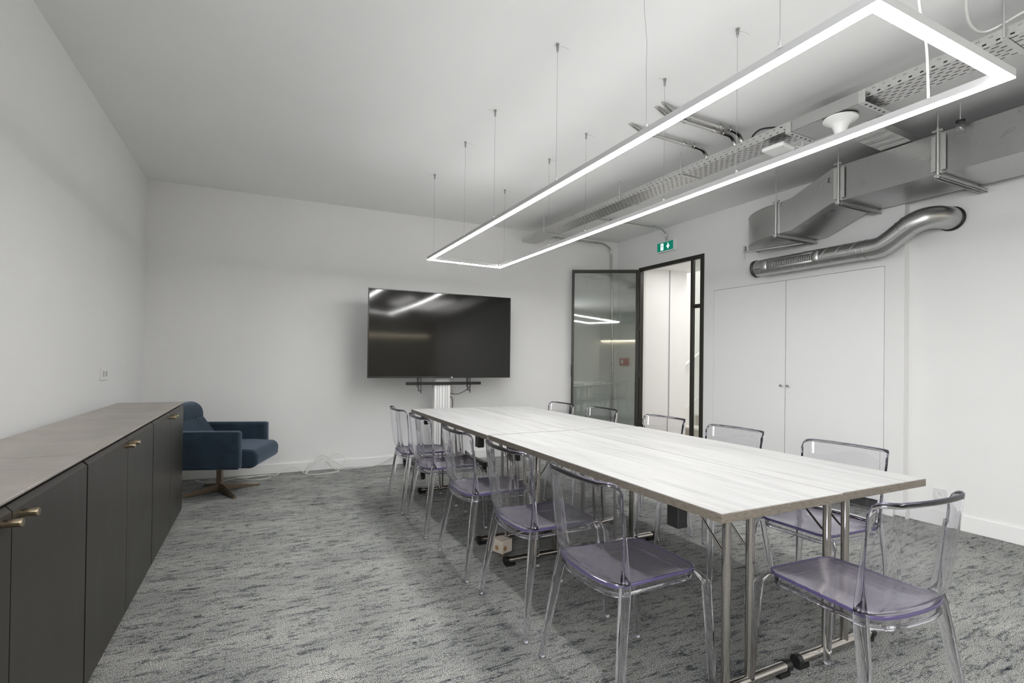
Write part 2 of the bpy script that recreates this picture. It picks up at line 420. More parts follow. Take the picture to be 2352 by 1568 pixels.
for k in range(11):
    zt = .12 + .165*k; x0 = .03 + .28*k
    yl = .80 if k == 0 else 1.0
    obj('step', MB().box((x0, -1.2, max(0, zt-.35)), (x0+.30, yl, zt-.03)), mat('step_riser', (.60, .55, .49), .6) if k == 0 else D.materials['step_riser'], st)
    obj('tread', MB().box((x0-.025, -1.2, zt-.03), (x0+.30, yl, zt)), mat('step_tread', (.80, .78, .74), .5) if k == 0 else D.materials['step_tread'], st, bevel=.004)
sk = MB()
sk.prism([(.23, 0), (.23, .454), (3.1, .33+3.08*.59), (3.1, 1.6)], 1.0, 1.018, 'y')
obj('stringer', sk, M_TRIM, st)
hr = MB().tube([(.22, .955, 1.112), (.24, .955, 1.125), (3.1, .955, 1.05+2.98*.62)], .021, 12)
ho = thing('handrail', 'white handrail on the stairwell wall above the steps', 'handrail', (5.2, 4.6, 0))
obj('rail', hr, M_TRIM, ho, smooth=True)
for xx in (.35, 1.5, 2.7):
    zz = 1.05+(xx-.12)*.62
    obj('bracket', MB().tube([(xx, 1.02, zz-.07), (xx, .965, zz-.07), (xx, .955, zz-.02)], .006, 8), M_TRIM, ho)

# ------------------------------------------------------------------ tables
def make_table(x0, x1, y0, y1, label):
    w = x1-x0; l = y1-y0; cx = (x0+x1)/2; cyy = (y0+y1)/2
    t = thing('folding_table', label, 'table', (cx, cyy, 0), math.radians(.25), 'folding tables pushed together')
    hw, hl = w/2, l/2
    obj('tabletop', MB().box((-hw+.0015, -hl+.0015, .7385), (hw-.0015, hl-.0015, .7405)), M_TOP, t)
    e = MB(); e.box((-hw, -hl, .710), (hw, hl, .7385)); obj('edge_band', e, M_EDGE, t, bevel=.0008, seg=1)
    for sy in (-1, 1):
        yb = sy*(hl-.19)
        fx = -.008
        for px in (fx-.055, fx+.068):
            obj('leg', MB().cyl((px, yb, .04), (px, yb, .71), .0155, 20), M_CHROME, t, smooth=True, auto=True)
            br = spline([(px+.004, yb, .520), (px+.004, yb-sy*.016, .518), (px+.004, yb-sy*.045, .540), (px+.004, yb-sy*.215, .708)], 5)
            obj('brace_rod', MB().tube(br, .0045, 8), M_CHROME, t, smooth=True, auto=True)
        f = obj('foot_bar', MB().cyl((-hw+.035, yb, .033), (hw-.035, yb, .033), .019, 20), M_CHROME, t, smooth=True, auto=True)
        for xx, s in ((-hw+.035, -1), (hw-.035, 1)):
            obj('foot_cap', MB().cyl((xx-s*.012, yb, .033), (xx+s*.012, yb, .033), .0225, 20).box((xx-s*.055, yb-.016, 0), (xx+s*.004, yb+.016, .018)), M_BLACKP, f, smooth=True, auto=True)
    for sx in (-1, 1):
        for sy in (-1, 1):
            obj('stacking_bumper', MB().box((sx*(hw-.075), sy*(hl-.24)-.028, .625 if sx < 0 else .690), (sx*(hw-.03), sy*(hl-.24)+.028, .71)), M_BLACKP, t, bevel=.005)
    return t
XM_N, XM_F = 1.8735, 1.861
make_table(1.262, 1.872, 1.118, 2.888, 'near left white wood folding table, its corner closest to the camera')
make_table(1.875, 2.438, 1.127, 2.884, 'near right white wood folding table, its corner pointing at the low wall socket')
make_table(1.244, 1.856, 2.896, 4.664, 'white wood folding table at the far end, left half below the television')
make_table(1.859, 2.418, 2.890, 4.664, 'white wood folding table at the far end, right half toward the glass door')

# ------------------------------------------------------------------ chairs
def chair_plan(w, yc, yw, bow, rc):
    """half-profile polyline of the shell seen from above, returned for s in -1..1"""
    pts = []
    a = w - rc
    for i in range(9):
        x = a*i/8; pts.append((x, yc - bow*(1-(x/w)**2)))
    y0 = yc - bow*(1-(a/w)**2)
    for i in range(1, 9):
        t = PI/2*i/8; pts.append((a+rc*math.sin(t), y0+rc*(1-math.cos(t))*min(1.0, 1)))
    last = pts[-1]
    for i in range(1, 4): pts.append((w, last[1] + (yw-last[1])*i/3))
    return pts
def make_chair():
    t = thing('polycarbonate_chair', 'x', 'chair', group='clear polycarbonate chairs round the tables')
    # backrest shell
    rows = []
    NR = 22
    for k in range(NR+1):
        v = k/NR; z = .452 + (.802-.452)*v
        w = .188 + .017*v**.9
        bow = .024 + .006*(1-v)
        yc = .035 - .048*v**.8
        if v < .18: yc += -.0 + .022*(1-v/.18)**2
        yw = .066 - .026*v
        half = chair_plan(w, yc, yw, bow, .045+.022*v)
        row = [(-x, y) for x, y in half[::-1]] + half[1:]
        rows.append([(x, y, z) for x, y in row])
    # round the upper corners by pulling the outer columns down
    n = len(rows[0]); acc = [0]
    for i in range(1, n):
        a, b = rows[-1][i-1], rows[-1][i]; acc.append(acc[-1]+math.dist(a, b))
    tot = acc[-1]; R = .05
    grid = []
    for k, row in enumerate(rows):
        g = []
        for i, (x, y, z) in enumerate(row):
            d = min(acc[i], tot-acc[i]); cut = 0
            if d < R: cut = R - math.sqrt(max(0, R*R-(R-d)**2))
            zz = .452 + (z-.452)*((.802-cut-.452)/(.802-.452))
            g.append((x, y, zz))
        grid.append(g)
    mb = MB(); vs = [p for r in grid for p in r]; fs = []
    for k in range(NR):
        for i in range(n-1): fs.append((k*n+i, k*n+i+1, (k+1)*n+i+1, (k+1)*n+i))
    mb.add(vs, fs)
    back = obj('backrest', mb, M_CLEAR, t, smooth=True, solid=.0065)
    # rim bead along side edges and the top
    edge = [grid[k][0] for k in range(0, NR+1)] + grid[NR][1:-1] + [grid[k][n-1] for k in range(NR, -1, -1)]
    obj('rim', MB().tube(edge, .0026, 8), M_RIM, back, smooth=True)
    # seat plate
    def outline(sx, sy, wf, wr, off=0):
        pts = []
        fy, rcn = .425-off, .055
        for i in range(7):
            a = PI/2*i/6; pts.append((wf-off-rcn+rcn*math.sin(a), fy-rcn+rcn*math.cos(a)))
        for i in range(1, 6):
            tt = i/6; pts.append((wf-off+(wr-wf)*tt, fy-rcn+(.075-fy+rcn)*tt))
        for i in range(0, 13):
            a = PI/2*i/12; pts.append(((wr-off)*math.cos(a)**.8, .06+off*.5-(.052)*math.sin(a)))
        left = [(-x, y) for x, y in pts[::-1][1:]]
        front = pts[:]
        loop = front + left
        out = []
        for p in loop:
            if not out or math.dist(out[-1], p) > 1e-4: out.append(p)
        if math.dist(out[0], out[-1]) < 1e-4: out.pop()
        return out
    o0 = outline(1, 1, .176, .188); o1 = outline(1, 1, .176, .188, .022); nn = len(o0)
    def dish(p, r): return r
    sm = MB()
    rings = [[(x, y, .4395) for x, y in outline(1, 1, .176, .188, .004)], [(x, y, .4515) for x, y in outline(1, 1, .176, .188, .004)],
             [(x, y, .4470) for x, y in o1], [(x*.62, .235+(y-.235)*.62, .4405) for x, y in o1], [(x*.2, .235+(y-.235)*.2, .4385) for x, y in o1]]
    sm.loft(rings, True)
    seat = obj('seat', sm, M_SEAT, t, smooth=True, auto=True)
    rim = MB(); rim.loft([[(x, y, z) for x, y in o] for o, z in ((outline(1,1,.176,.188,.001), .4425), (o0, .447), (outline(1,1,.176,.188,.001), .4520), (outline(1,1,.176,.188,.005), .4530), (outline(1,1,.176,.188,.007), .447), (outline(1,1,.176,.188,.005), .4425), (outline(1,1,.176,.188,.001), .4425))], False)
    obj('seat_rim', rim, M_SEDGE, seat, smooth=True)
    # apron under the seat
    ap = MB(); oo = outline(1, 1, .176, .188, .008); oi = outline(1, 1, .176, .188, .016)
    ap.loft([[(x, y, .438) for x, y in oo], [(x, y, .408) for x, y in oo], [(x, y, .408) for x, y in oi], [(x, y, .438) for x, y in oi], [(x, y, .438) for x, y in oo]], False)
    bead = outline(1, 1, .176, .188, .011)
    ap.tube([(x, y, .416) for x, y in bead] + [(bead[0][0], bead[0][1], .416)], .0085, 10)
    obj('seat_frame', ap, M_LEG, t, smooth=True, auto=True)
    def sect(c, ax, ay, hx, hy, n=12, fl=.0):
        r = []
        for i in range(n):
            a = 2*PI*i/n; ca, sa = math.cos(a), math.sin(a)
            px = math.copysign(abs(ca)**.6, ca)*hx; py = math.copysign(abs(sa)**.6, sa)*hy
            r.append(Vector(c) + Vector(ax)*px + Vector(ay)*py)
        return r
    for s in (-1, 1):
        X, Y = (1, 0, 0), (0, 1, 0)
        rg = [sect((s*.210, .452, .0), X, Y, .0095, .0115), sect((s*.2095, .451, .012), X, Y, .0105, .0125), sect((s*.2060, .446, .14), X, Y, .0125, .0140),
              sect((s*.199, .434, .34), X, Y, .0155, .0160), sect((s*.1960, .430, .402), X, Y, .0170, .0165), sect((s*.190, .424, .416), X, Y, .0160, .0150), sect((s*.172, .408, .437), X, Y, .012, .012), sect((s*.160, .397, .444), X, Y, .008, .008)]
        leg = obj('leg', MB().loft(rg), M_LEG, t, smooth=True, auto=True)
        rr = [sect((s*.250, .0, .0), X, Y, .0105, .0125), sect((s*.2495, .001, .012), X, Y, .0115, .0135), sect((s*.2345, .016, .14), X, Y, .0115, .0150), sect((s*.2135, .042, .32), X, Y, .0115, .0190),
              sect((s*.199, .060, .43), X, Y, .0105, .0225), sect((s*.1935, .067, .475), X, Y, .0075, .0185), sect((s*.1955, .064, .55), X, Y, .0050, .0105), sect((s*.1990, .056, .64), X, Y, .0042, .0060), sect((s*.2015, .049, .70), X, Y, .0035, .0042)]
        obj('leg', MB().loft(rr), M_LEG, t, smooth=True, auto=True)
    for px, py in ((.210, .452), (-.210, .452), (.250, 0), (-.250, 0)):
        obj('added_foot_pad', MB().lathe([(0, 0), (.010, 0), (.0125, .004), (.0125, .010), (.009, .0125), (0, .0125)], (px, py, 0), 16), D.materials.get('pale_foot_pad') or mat('pale_foot_pad', (.66, .64, .68), .35), t, smooth=True)  # pale pads added so the clear leg ends look bright
    return t
chair0 = make_chair()
ROT = -PI/2     # local +y to world +x
chairs = [
    # x,y of back-foot midpoint, rotation, label
    (1.033, 1.557, -90.5, 'clear chair in the nearest place on the left side, with the largest seat'),
    (1.023, 2.175, -90.3, 'clear chair second from the camera on the left side, beside the small white cube'),
    (1.010, 2.832, -90.8, 'clear chair third from the camera on the left side of the tables'),
    (1.000, 3.579, -90.6, 'clear chair on the left side, next to last before the television'),
    (0.993, 4.188, -90.8, 'clear chair farthest on the left side, nearest the blue armchair'),
    (2.640, 1.565, 90.5, 'clear chair on the right side nearest the camera, behind the near corner'),
    (2.652, 2.235, 90.3, 'clear chair second on the right side, standing before the cupboard doors'),
    (2.680, 2.885, 90.6, 'clear chair third on the right side, in front of the door opening'),
    (2.650, 3.610, 90.4, 'clear chair fourth on the right side, before the glass of the open door'),
    (2.590, 4.180, 90.2, 'clear chair farthest on the right side, overlapping the door leaf edge'),
    (1.816, .842, -3.0, 'clear chair alone at the near head of the tables, showing its curved back'),
]
for i, (x, y, a, lab) in enumerate(chairs):
    c = chair0 if i == 0 else copy_tree(chair0)
    c.location = (x, y, 0); c.rotation_euler = (0, 0, math.radians(a)); c['label'] = lab

# ------------------------------------------------------------------ pendant light ring
def ring_light():
    c00, c10, c01, c11 = Vector((1.352, 4.591)), Vector((2.119, 4.635)), Vector((1.391, .752)), Vector((2.153, .756))
    z0 = 2.126; hh = .030; wd = .034
    t = thing('pendant_light', 'white rectangular linear pendant light hung on wires over the tables', 'lamp', (0, 0, 0))
    outer = [c00, c10, c11, c01]
    cen = sum(outer, Vector((0, 0)))/4
    def inset(d):
        res = []
        for i in range(4):
            p, a, b = outer[i], outer[i-1], outer[(i+1) % 4]
            u = (a-p).normalized(); v = (b-p).normalized(); res.append(p + (u+v)*d)
        return res
    def ringbox(d0, d1, za, zb, sides=True):
        mb = MB(); o_, i_ = inset(d0), inset(d1)
        mb.loft([[(p.x, p.y, za) for p in o_], [(p.x, p.y, zb) for p in o_], [(p.x, p.y, zb) for p in i_], [(p.x, p.y, za) for p in i_], [(p.x, p.y, za) for p in o_]], False)
        return mb
    prof = ringbox(0, .002, z0+.004, z0+hh)
    p2 = ringbox(wd-.002, wd, z0+.004, z0+hh); prof.add(p2.v, p2.f)
    p3 = ringbox(.002, wd-.002, z0+hh-.010, z0+hh-.008); prof.add(p3.v, p3.f)
    obj('profile', prof, M_PROFILE, t)
    obj('diffuser', ringbox(.0005, wd-.0005, z0, z0+.0038), M_LAMP, t)
    obj('added_uplight_strip', ringbox(.006, wd-.006, z0+hh-.007, z0+hh-.003), M_LAMPUP, t)  # glowing strip added on top to brighten the ceiling
    def wire(x, y, tail, parent=t, bend=0):
        pts = [(x, y, z0+hh-.002), (x, y, 2.835)] if not bend else [(x, y, z0+hh), (x-.004, y, 2.4), (x+.006, y+bend, 2.52), (x-.01, y+bend, 2.65), (x-.012, y+bend, 2.835)]
        xx = pts[-1][0]; yy = pts[-1][1]
        w = obj('suspension_wire', MB().tube(pts, .0009, 6), D.materials.get('wire_steel') or mat('wire_steel', (.42, .42, .42), .35, 1), t)
        obj('wire_gripper', MB().lathe([(0, 2.832), (.002, 2.834), (.0055, 2.842), (.0065, 2.846), (.0065, 2.868), (.009, 2.870), (.009, 2.880), (0, 2.880)], (xx, yy, 0), 12), mat('gripper_nickel', (.36, .36, .36), .3, 1) if 'gripper_nickel' not in D.materials else D.materials['gripper_nickel'], w, smooth=True, auto=True)
        if tail:
            obj('wire_tail', MB().tube(spline([(xx, yy, 2.862), (xx+tail*.03, yy-.01, 2.868), (xx+tail*.065, yy-.02, 2.856)], 4), .0006, 5), D.materials['wire_steel'], w)
        obj('wire_clip', MB().cyl((x, y, z0+hh-.004), (x, y, z0+hh+.012), .005, 10), M_PROFILE, w)
    for y, tl in ((4.449, -1), (3.675, 1), (3.117, -1), (2.315, 1), (1.02, 1)): wire(1.37 + .010*(4.5-y)/3.8, y, tl)
    wire(1.386, 1.62, 1, bend=.01)
    for y, tl in ((4.52, 1), (3.658, 1), (3.125, 1), (2.311, -1), (1.797, 1)): wire(2.106+.008*(4.5-y)/3, y, tl)
    cb = spline([(2.13, .985, z0+hh), (2.128, .987, 2.25), (2.122, .99, 2.36), (2.05, .98, 2.5), (2.03, .96, 2.7), (2.03, .95, 2.88)], 6)
    obj('power_cable', MB().tube([(p.x, p.y, p.z) for p in cb], .0045, 8), M_WHITEC, t, smooth=True)
    return t
ring_light()

# ------------------------------------------------------------------ sideboard
def make_cabinet():
    t = thing('cabinet', 'x', 'cabinet', group='dark metal cabinets along the left wall')
    Wd, Dp, Ht = 1.146, .385, .866     # local y along the wall, +x to the room
    obj('carcass', MB().box((0, -Wd/2, .075), (Dp-.022, Wd/2, .832)), mat('cabinet_black', (.01, .01, .01), .6), t)
    obj('plinth', MB().box((.03, -Wd/2+.03, 0), (Dp-.06, Wd/2-.03, .075)), D.materials['cabinet_black'], t)
    obj('top_panel', MB().box((-.012, -Wd/2+.001, .858), (Dp+.004, Wd/2-.001, .866)), M_CABT, t, bevel=.0015)
    obj('inner_rail', MB().box((.0, -Wd/2+.002, .833), (Dp-.03, Wd/2-.002, .857)), D.materials['cabinet_black'], t)
    for s in (-1, 1):
        a, b = (-Wd/2+.003, -.0025) if s < 0 else (.0025, Wd/2-.003)
        pr = [(Dp-.020, .07), (Dp, .07), (Dp, .829), (Dp-.012, .842), (Dp-.020, .842)]
        d = obj('door', MB().prism(pr, a, b, 'y'), M_CABD, t)
        kx, ky, kz = Dp, s*.047, .812
        k = obj('knob', MB().lathe([(0, 0), (.0095, 0), (.0095, .031), (.0105, .031), (.0105, .0345), (.0095, .036), (0, .036)], (kx, ky, kz), 24, 'x'), M_BRASS, d, smooth=True, auto=True)
    return t
cab0 = make_cabinet()
for i, (yy, lab) in enumerate(((1.604, 'dark metal cabinet nearest the camera, at the left edge of the row'),
                               (2.758, 'dark metal cabinet in the middle of the row'),
                               (3.912, 'dark metal cabinet at the far end of the row, beside the blue armchair'))):
    c = cab0 if i == 0 else copy_tree(cab0)
    c.location = (-.915, yy, 0); c['label'] = lab

# ------------------------------------------------------------------ armchair
def armchair():
    t = thing('swivel_armchair', 'navy blue velvet swivel armchair on a bronze four-star base behind the cabinets', 'armchair', (-.335, 5.235, 0), math.radians(-18))
    hw = .335
    for s in (-1, 1):
        arm = obj('armrest', MB().box((-.31, s*hw-.042, .265), (.295, s*hw+.042, .585)), M_VELVET, t, bevel=.026, seg=4)
        pts = [(-.30, s*(hw+.040), .575), (.287, s*(hw+.040), .575), (.287, s*(hw+.040), .275)]
        obj('piping', MB().tube(pts, .003, 6), M_VELVET, arm, smooth=True)
    obj('back_panel', MB().prism([(-.30, .27), (-.24, .27), (-.30, .56), (-.375, .585), (-.40, .56)], -hw+.04, hw-.04, 'y'), M_VELVET, t, bevel=.02, seg=3)
    # seat cushion with rolled front
    mb = MB(); pr = [(-.26, .27), (.345, .258), (.385, .268), (.408, .30), (.412, .36), (.402, .395), (.365, .418), (.2, .428), (-.26, .425)]
    mb.prism(pr, -hw+.046, hw-.046, 'y')
    obj('seat_cushion', mb, M_VELVET, t, bevel=.02, seg=4)
    # reclined backrest
    bk = MB(); bk.prism([(-.20, .41), (-.12, .42), (-.155, .50), (-.265, .66), (-.385, .66), (-.33, .50)], -hw+.05, hw-.05, 'y')
    obj('backrest', bk, M_VELVET, t, bevel=.03, seg=4)
    # headrest roll with gathered pleats
    hd = MB(); prof = [(-.395, .59), (-.285, .605), (-.255, .645), (-.262, .715), (-.30, .765), (-.36, .786), (-.425, .77), (-.455, .71), (-.44, .64)]
    sp = spline([(a, 0, b) for a, b in prof + prof[:1]], 4)[:-1]
    NY = 72; rings = []
    for k in range(NY+1):
        y = (-hw+.05) + (2*hw-.10)*k/NY; e = min(1, min(k, NY-k)/5.0); e = .55+.45*math.sqrt(max(0, 1-(1-e)**2))
        ring = []
        for p in sp:
            cx, cz = -.355, .69
            low = max(0, min(1, (.70-p.z)/.09)); plea = 1 - .045*low*(.5+.5*math.sin(k*1.25+math.sin(k*.5)*1.2))
            ring.append((cx+(p.x-cx)*e*plea, y, cz+(p.z-cz)*e*plea))
        rings.append(ring)
    obj('headrest', hd.loft(rings), M_VELVET, t, smooth=True)
    obj('pedestal', MB().box((-.022, -.022, .045), (.022, .022, .245)).box((-.11, -.09, .240), (.11, .09, .266)), M_TAUPE, t, bevel=.003)
    for k in range(4):
        a = math.radians(45+90*k - 4)
        M = Matrix.Rotation(a, 4, 'Z')
        l = MB(); pr = [(0, .012), (.31, .0), (.345, .0), (.345, .014), (0, .075)]
        q = MB().prism(pr, -.014, .014, 'y'); l.add([M @ Vector(p) for p in q.v], q.f)
        obj('base_arm', l, M_TAUPE, t, bevel=.002)
    return t
armchair()

# ------------------------------------------------------------------ television and its stand
def television():
    t = thing('television', 'large black television with glossy screen on the wheeled stand', 'television', (1.776, 5.365, 1.005))
    w, h = 1.628, .930
    obj('rear_shell', MB().box((-w/2+.01, -.004, .01), (w/2-.01, .020, h-.01)).box((-.5, .02, .08), (.5, .033, .62)), M_BLACKP, t, bevel=.006)
    bz = MB()
    for a, b in (((-w/2, -.012, 0), (w/2, .012, .016)), ((-w/2, -.012, h-.010), (w/2, .012, h)), ((-w/2, -.012, .016), (-w/2+.010, .012, h-.010)), ((w/2-.010, -.012, .016), (w/2, .012, h-.010))): bz.box(a, b)
    obj('bezel', bz, M_TVB, t, bevel=.002)
    # very slightly bowed panel, as large thin panels are
    NX, NZ = 48, 28; vs = []; fs = []
    for j in range(NZ+1):
        for i in range(NX+1):
            u = i/NX; v = j/NZ; x = -w/2+.009+(w-.018)*u; z = .014+(h-.023)*v
            y = -.0075 - .0050*math.sin(PI*u)*math.sin(PI*v)*1.0 + .0010*math.sin(2*PI*u)*v
            vs.append((x, y, z))
    for j in range(NZ):
        for i in range(NX): a = j*(NX+1)+i; fs.append((a, a+1, a+NX+2, a+NX+1))
    obj('screen', MB().add(vs, fs), M_SCREEN, t, smooth=True)
    obj('status_light', MB().box((.095, -.0135, .004), (.105, -.012, .008)), emit('led_white', (1, 1, 1), 3), t)
television()
def tv_stand():
    t = thing('tv_stand', 'white aluminium television trolley column with black mount bars and castors', 'tv stand', (1.795, 5.46, 0))
    al = mat('white_aluminium', (.72, .72, .715), .38)
    col = MB().box((-.092, -.03, .12), (.092, .055, .965)).box((-.075, -.022, .965), (.075, .05, 1.30))
    obj('column', col, al, t, bevel=.003)
    grooves = MB()
    for x in (-.060, -.038, .0, .034, .058): grooves.box((x-.0015, -.0315, .13), (x+.0015, -.0295, .96))
    obj('groove', grooves, M_GAP, t)
    bar = obj('mount_bar', MB().box((-.415, -.046, .925), (.455, -.030, .958)), M_BLACKM, t, bevel=.002)
    for x in (-.265, .305):
        b = MB()
        b.box((x-.018, -.058, .86), (x-.012, -.047, 1.12)).box((x+.010, -.058, .835), (x+.016, -.047, 1.12)).box((x-.018, -.058, .86), (x+.012, -.047, .868)).box((x-.03, -.055, .90), (x-.024, -.047, 1.12))
        obj('hook_arm', b, M_BLACKM, t)
    obj('base_rail', MB().box((-.36, -.50, .075), (-.31, .26, .125)).box((.31, -.50, .075), (.36, .26, .125)).box((-.31, -.02, .075), (.31, .05, .125)), M_BLACKM, t, bevel=.004)
    for x, y in ((-.335, -.46), (.335, -.46), (-.335, .26), (.335, .26)):
        c = obj('castor', MB().cyl((x-.014, y, .034), (x+.014, y, .034), .034, 24), M_BLACKP, t, smooth=True, auto=True)
        obj('castor_fork', MB().box((x-.020, y-.012, .03), (x-.016, y+.03, .078)).box((x+.016, y-.012, .03), (x+.020, y+.03, .078)).box((x-.02, y-.012, .070), (x+.02, y+.03, .078)), M_BLACKM, c)
    cb = [(.33, -.055, .93), (.30, -.05, .885), (.24, -.045, .845), (.17, -.03, .82), (.10, -.01, .825)]
    obj('signal_cable', MB().tube(spline(cb, 6), .004, 8), M_BLACKP, t, smooth=True)
    cb = [(.095, .0, .80), (.125, -.005, .76), (.13, -.005, .69), (.11, 0, .63), (.095, .0, .60)]
    obj('signal_cable', MB().tube(spline(cb, 6), .004, 8), M_BLACKP, t, smooth=True)
tv_stand()

# white cable lying along the back baseboard
cp = [(-.56, 5.70, .02), (-.50, 5.66, .006), (-.38, 5.62, .005), (-.22, 5.70, .005), (-.10, 5.60, .005), (.02, 5.58, .006), (.08, 5.66, .008), (-.06, 5.74, .006), (-.22, 5.72, .012),
      (-.14, 5.66, .016), (.04, 5.73, .015), (.13, 5.72, .006), (.20, 5.75, .05), (.29, 5.76, .075), (.37, 5.74, .03), (.42, 5.70, .006),
      (.50, 5.76, .10), (.56, 5.79, .135), (.63, 5.78, .10), (.70, 5.74, .02), (.74, 5.68, .006), (.60, 5.62, .005), (.45, 5.62, .005), (.415, 5.70, .012),
      (.48, 5.77, .09), (.555, 5.79, .175), (.63, 5.80, .155), (.72, 5.79, .085), (.78, 5.77, .05), (.82, 5.78, .10), (.77, 5.80, .17), (.68, 5.80, .165), (.64, 5.79, .08), (.72, 5.76, .02),
      (.83, 5.75, .006), (.96, 5.77, .006), (1.10, 5.78, .006), (1.24, 5.79, .05), (1.36, 5.80, .10), (1.46, 5.78, .085), (1.54, 5.72, .03), (1.62, 5.6, .006)]
tag(obj('power_cable', MB().tube(spline(cp, 5), .0042, 7), M_WHITEC, smooth=True), 'white cable snaking in loops on the carpet along the back wall', 'cable')

# cube socket adapter under the tables
ad = thing('socket_cube', 'small white cube power socket on the carpet under the tables', 'socket', (1.345, 2.862, 0), math.radians(20))
obj('body', MB().box((-.045, -.045, .022), (.045, .045, .10)), mat('aged_white_plastic', (.74, .66, .57), .4), ad, bevel=.006, seg=3)
for (cx, cz) in ((-.018, .06),):
    obj('socket_ring', MB().lathe([(.010, -.0465), (.016, -.0465), (.016, -.0452), (.010, -.0452), (.010, -.0465)], (-.02, 0, .055), 20, 'y'), mat('peach_ring', (.55, .36, .20), .5), ad)
    obj('socket_ring', MB().lathe([(.010, -.0465), (.016, -.0465), (.016, -.0452), (.010, -.0452), (.010, -.0465)], (0, .0, .055), 20, 'x'), D.materials['peach_ring'], ad)
obj('prong', MB().cyl((-.012, -.02, .0), (-.004, -.012, .024), .004, 8).cyl((.015, .01, .0), (.012, .012, .024), .004, 8), D.materials['peach_ring'], ad)

# ------------------------------------------------------------------ wall sockets, call point, exit sign
def rot_local(M, mb): return MB().add([M @ Vector(p) for p in mb.v], mb.f)
mat('socket_plate_grey', (.68, .68, .675), .4)
ws = thing('wall_socket', 'white double socket on the left wall above the cabinets', 'socket')
ws.matrix_world = LWM @ Matrix.Translation((0, .015, 1.073))
obj('plate', MB().box((0, -.088, -.045), (.009, .088, .045)), M_WHITEP, ws, bevel=.003)
for yy in (-.036, .036):
    s = obj('socket_well', MB().lathe([(0, .0092), (.019, .0092), (.021, .0105), (.0225, .0105), (.0225, .009), (0, .0085)], (0, yy, 0), 28, 'x'), mat('socket_shade_and_print', (.5, .5, .5), .5) if 'socket_shade_and_print' not in D.materials else D.materials['socket_shade_and_print'], ws, smooth=True, auto=True)  # grey puts shade into the socket wells, also serves small print
    obj('pin_hole', MB().cyl((.0093, yy, .009), (.0098, yy, .009), .0028, 10).cyl((.0093, yy, -.009), (.0098, yy, -.009), .0028, 10), M_GAP, s)
ws = thing('wall_socket', 'white single socket low on the right wall near the head chair', 'socket')
ws.matrix_world = RWM @ Matrix.Translation((.073, 2.035-2.6866, .234))
obj('plate', MB().box((-.011, -.041, -.041), (0, .041, .041)), D.materials['socket_plate_grey'], ws, bevel=.002)
s = obj('socket_well', MB().lathe([(0, -.0092), (.018, -.0092), (.021, -.0125), (.0235, -.0125), (.0235, -.009), (0, -.0085)], (0, 0, 0), 28, 'x'), D.materials['trim_white'], ws, smooth=True, auto=True)
obj('pin_hole', MB().cyl((-.0093, -.0095, -.002), (-.0100, -.0095, -.002), .003, 10).cyl((-.0093, .0095, -.002), (-.0100, .0095, -.002), .003, 10).cyl((-.0093, 0, .010), (-.0110, 0, .010), .003, 10), M_GAP, s)

fa = thing('fire_call_point', 'small red fire alarm call point seen through the glass of the open door', 'alarm')
fa.matrix_world = RWM @ Matrix.Translation((0, 5.600-2.6866, 1.208)) @ Matrix.Rotation(-PI/2, 4, 'Z')
obj('housing', MB().box((-.075, -.045, -.05), (.075, 0, .05)), mat('alarm_red', (.42, .045, .035), .4), fa, bevel=.004)
obj('label_plate', MB().box((-.040, -.0465, -.025), (.004, -.045, .025)), M_WHITEP, fa)
for z in (-.010, .0, .010): obj('label_line', MB().box((-.034, -.0475, z-.002), (-.002, -.0465, z+.002)), D.materials['socket_shade_and_print'], fa)

ex = thing('exit_sign', 'green lit emergency exit sign with running man and arrow above the glass door', 'sign')
ex.matrix_world = RWM @ Matrix.Translation((0, 4.812-2.6866, 2.636))
obj('housing', MB().box((-.055, -.146, -.064), (0, .146, .064)), mat('sign_housing', (.80, .84, .84), .35), ex, bevel=.003)
obj('green_panel', MB().box((-.0565, -.134, -.053), (-.055, .134, .053)), emit('exit_green', (.01, .20, .13), .55), ex)
Wt = emit('exit_white', (.80, 1, .95), 1.7)
xx0, xx1 = -.0585, -.0565
# in the photograph the man stands on the left (farther) half, the arrow on the right (nearer) half
door = MB().box((xx0, .030, -.040), (xx1, .072, .040)); obj('door_symbol', door, Wt, ex)
G2 = D.materials['exit_green']; mn = MB()
def pl(pts): mn.prism(pts, -.0600, -.0586, 'x')
pl([(.050+.0065*math.cos(a), .026+.0065*math.sin(a)) for a in [2*PI*k/10 for k in range(10)]])
pl([(.056, .018), (.045, .020), (.040, -.004), (.052, -.008)])
pl([(.045, -.004), (.038, -.008), (.034, -.018), (.028, -.030), (.033, -.032), (.041, -.018)])
pl([(.052, -.006), (.045, -.004), (.052, -.020), (.066, -.030), (.069, -.026), (.058, -.016)])
pl([(.045, .018), (.036, .010), (.031, .000), (.034, -.001), (.041, .008)])
pl([(.056, .016), (.064, .010), (.068, .012), (.060, .020)])
obj('running_man', mn, G2, ex)
ar = MB().prism([(-.045, .034), (-.055, .034), (-.055, -.006), (-.068, .008), (-.074, .002), (-.050, -.034), (-.026, .002), (-.032, .008), (-.045, -.006)], xx0, xx1, 'x')
obj('arrow', ar, Wt, ex)

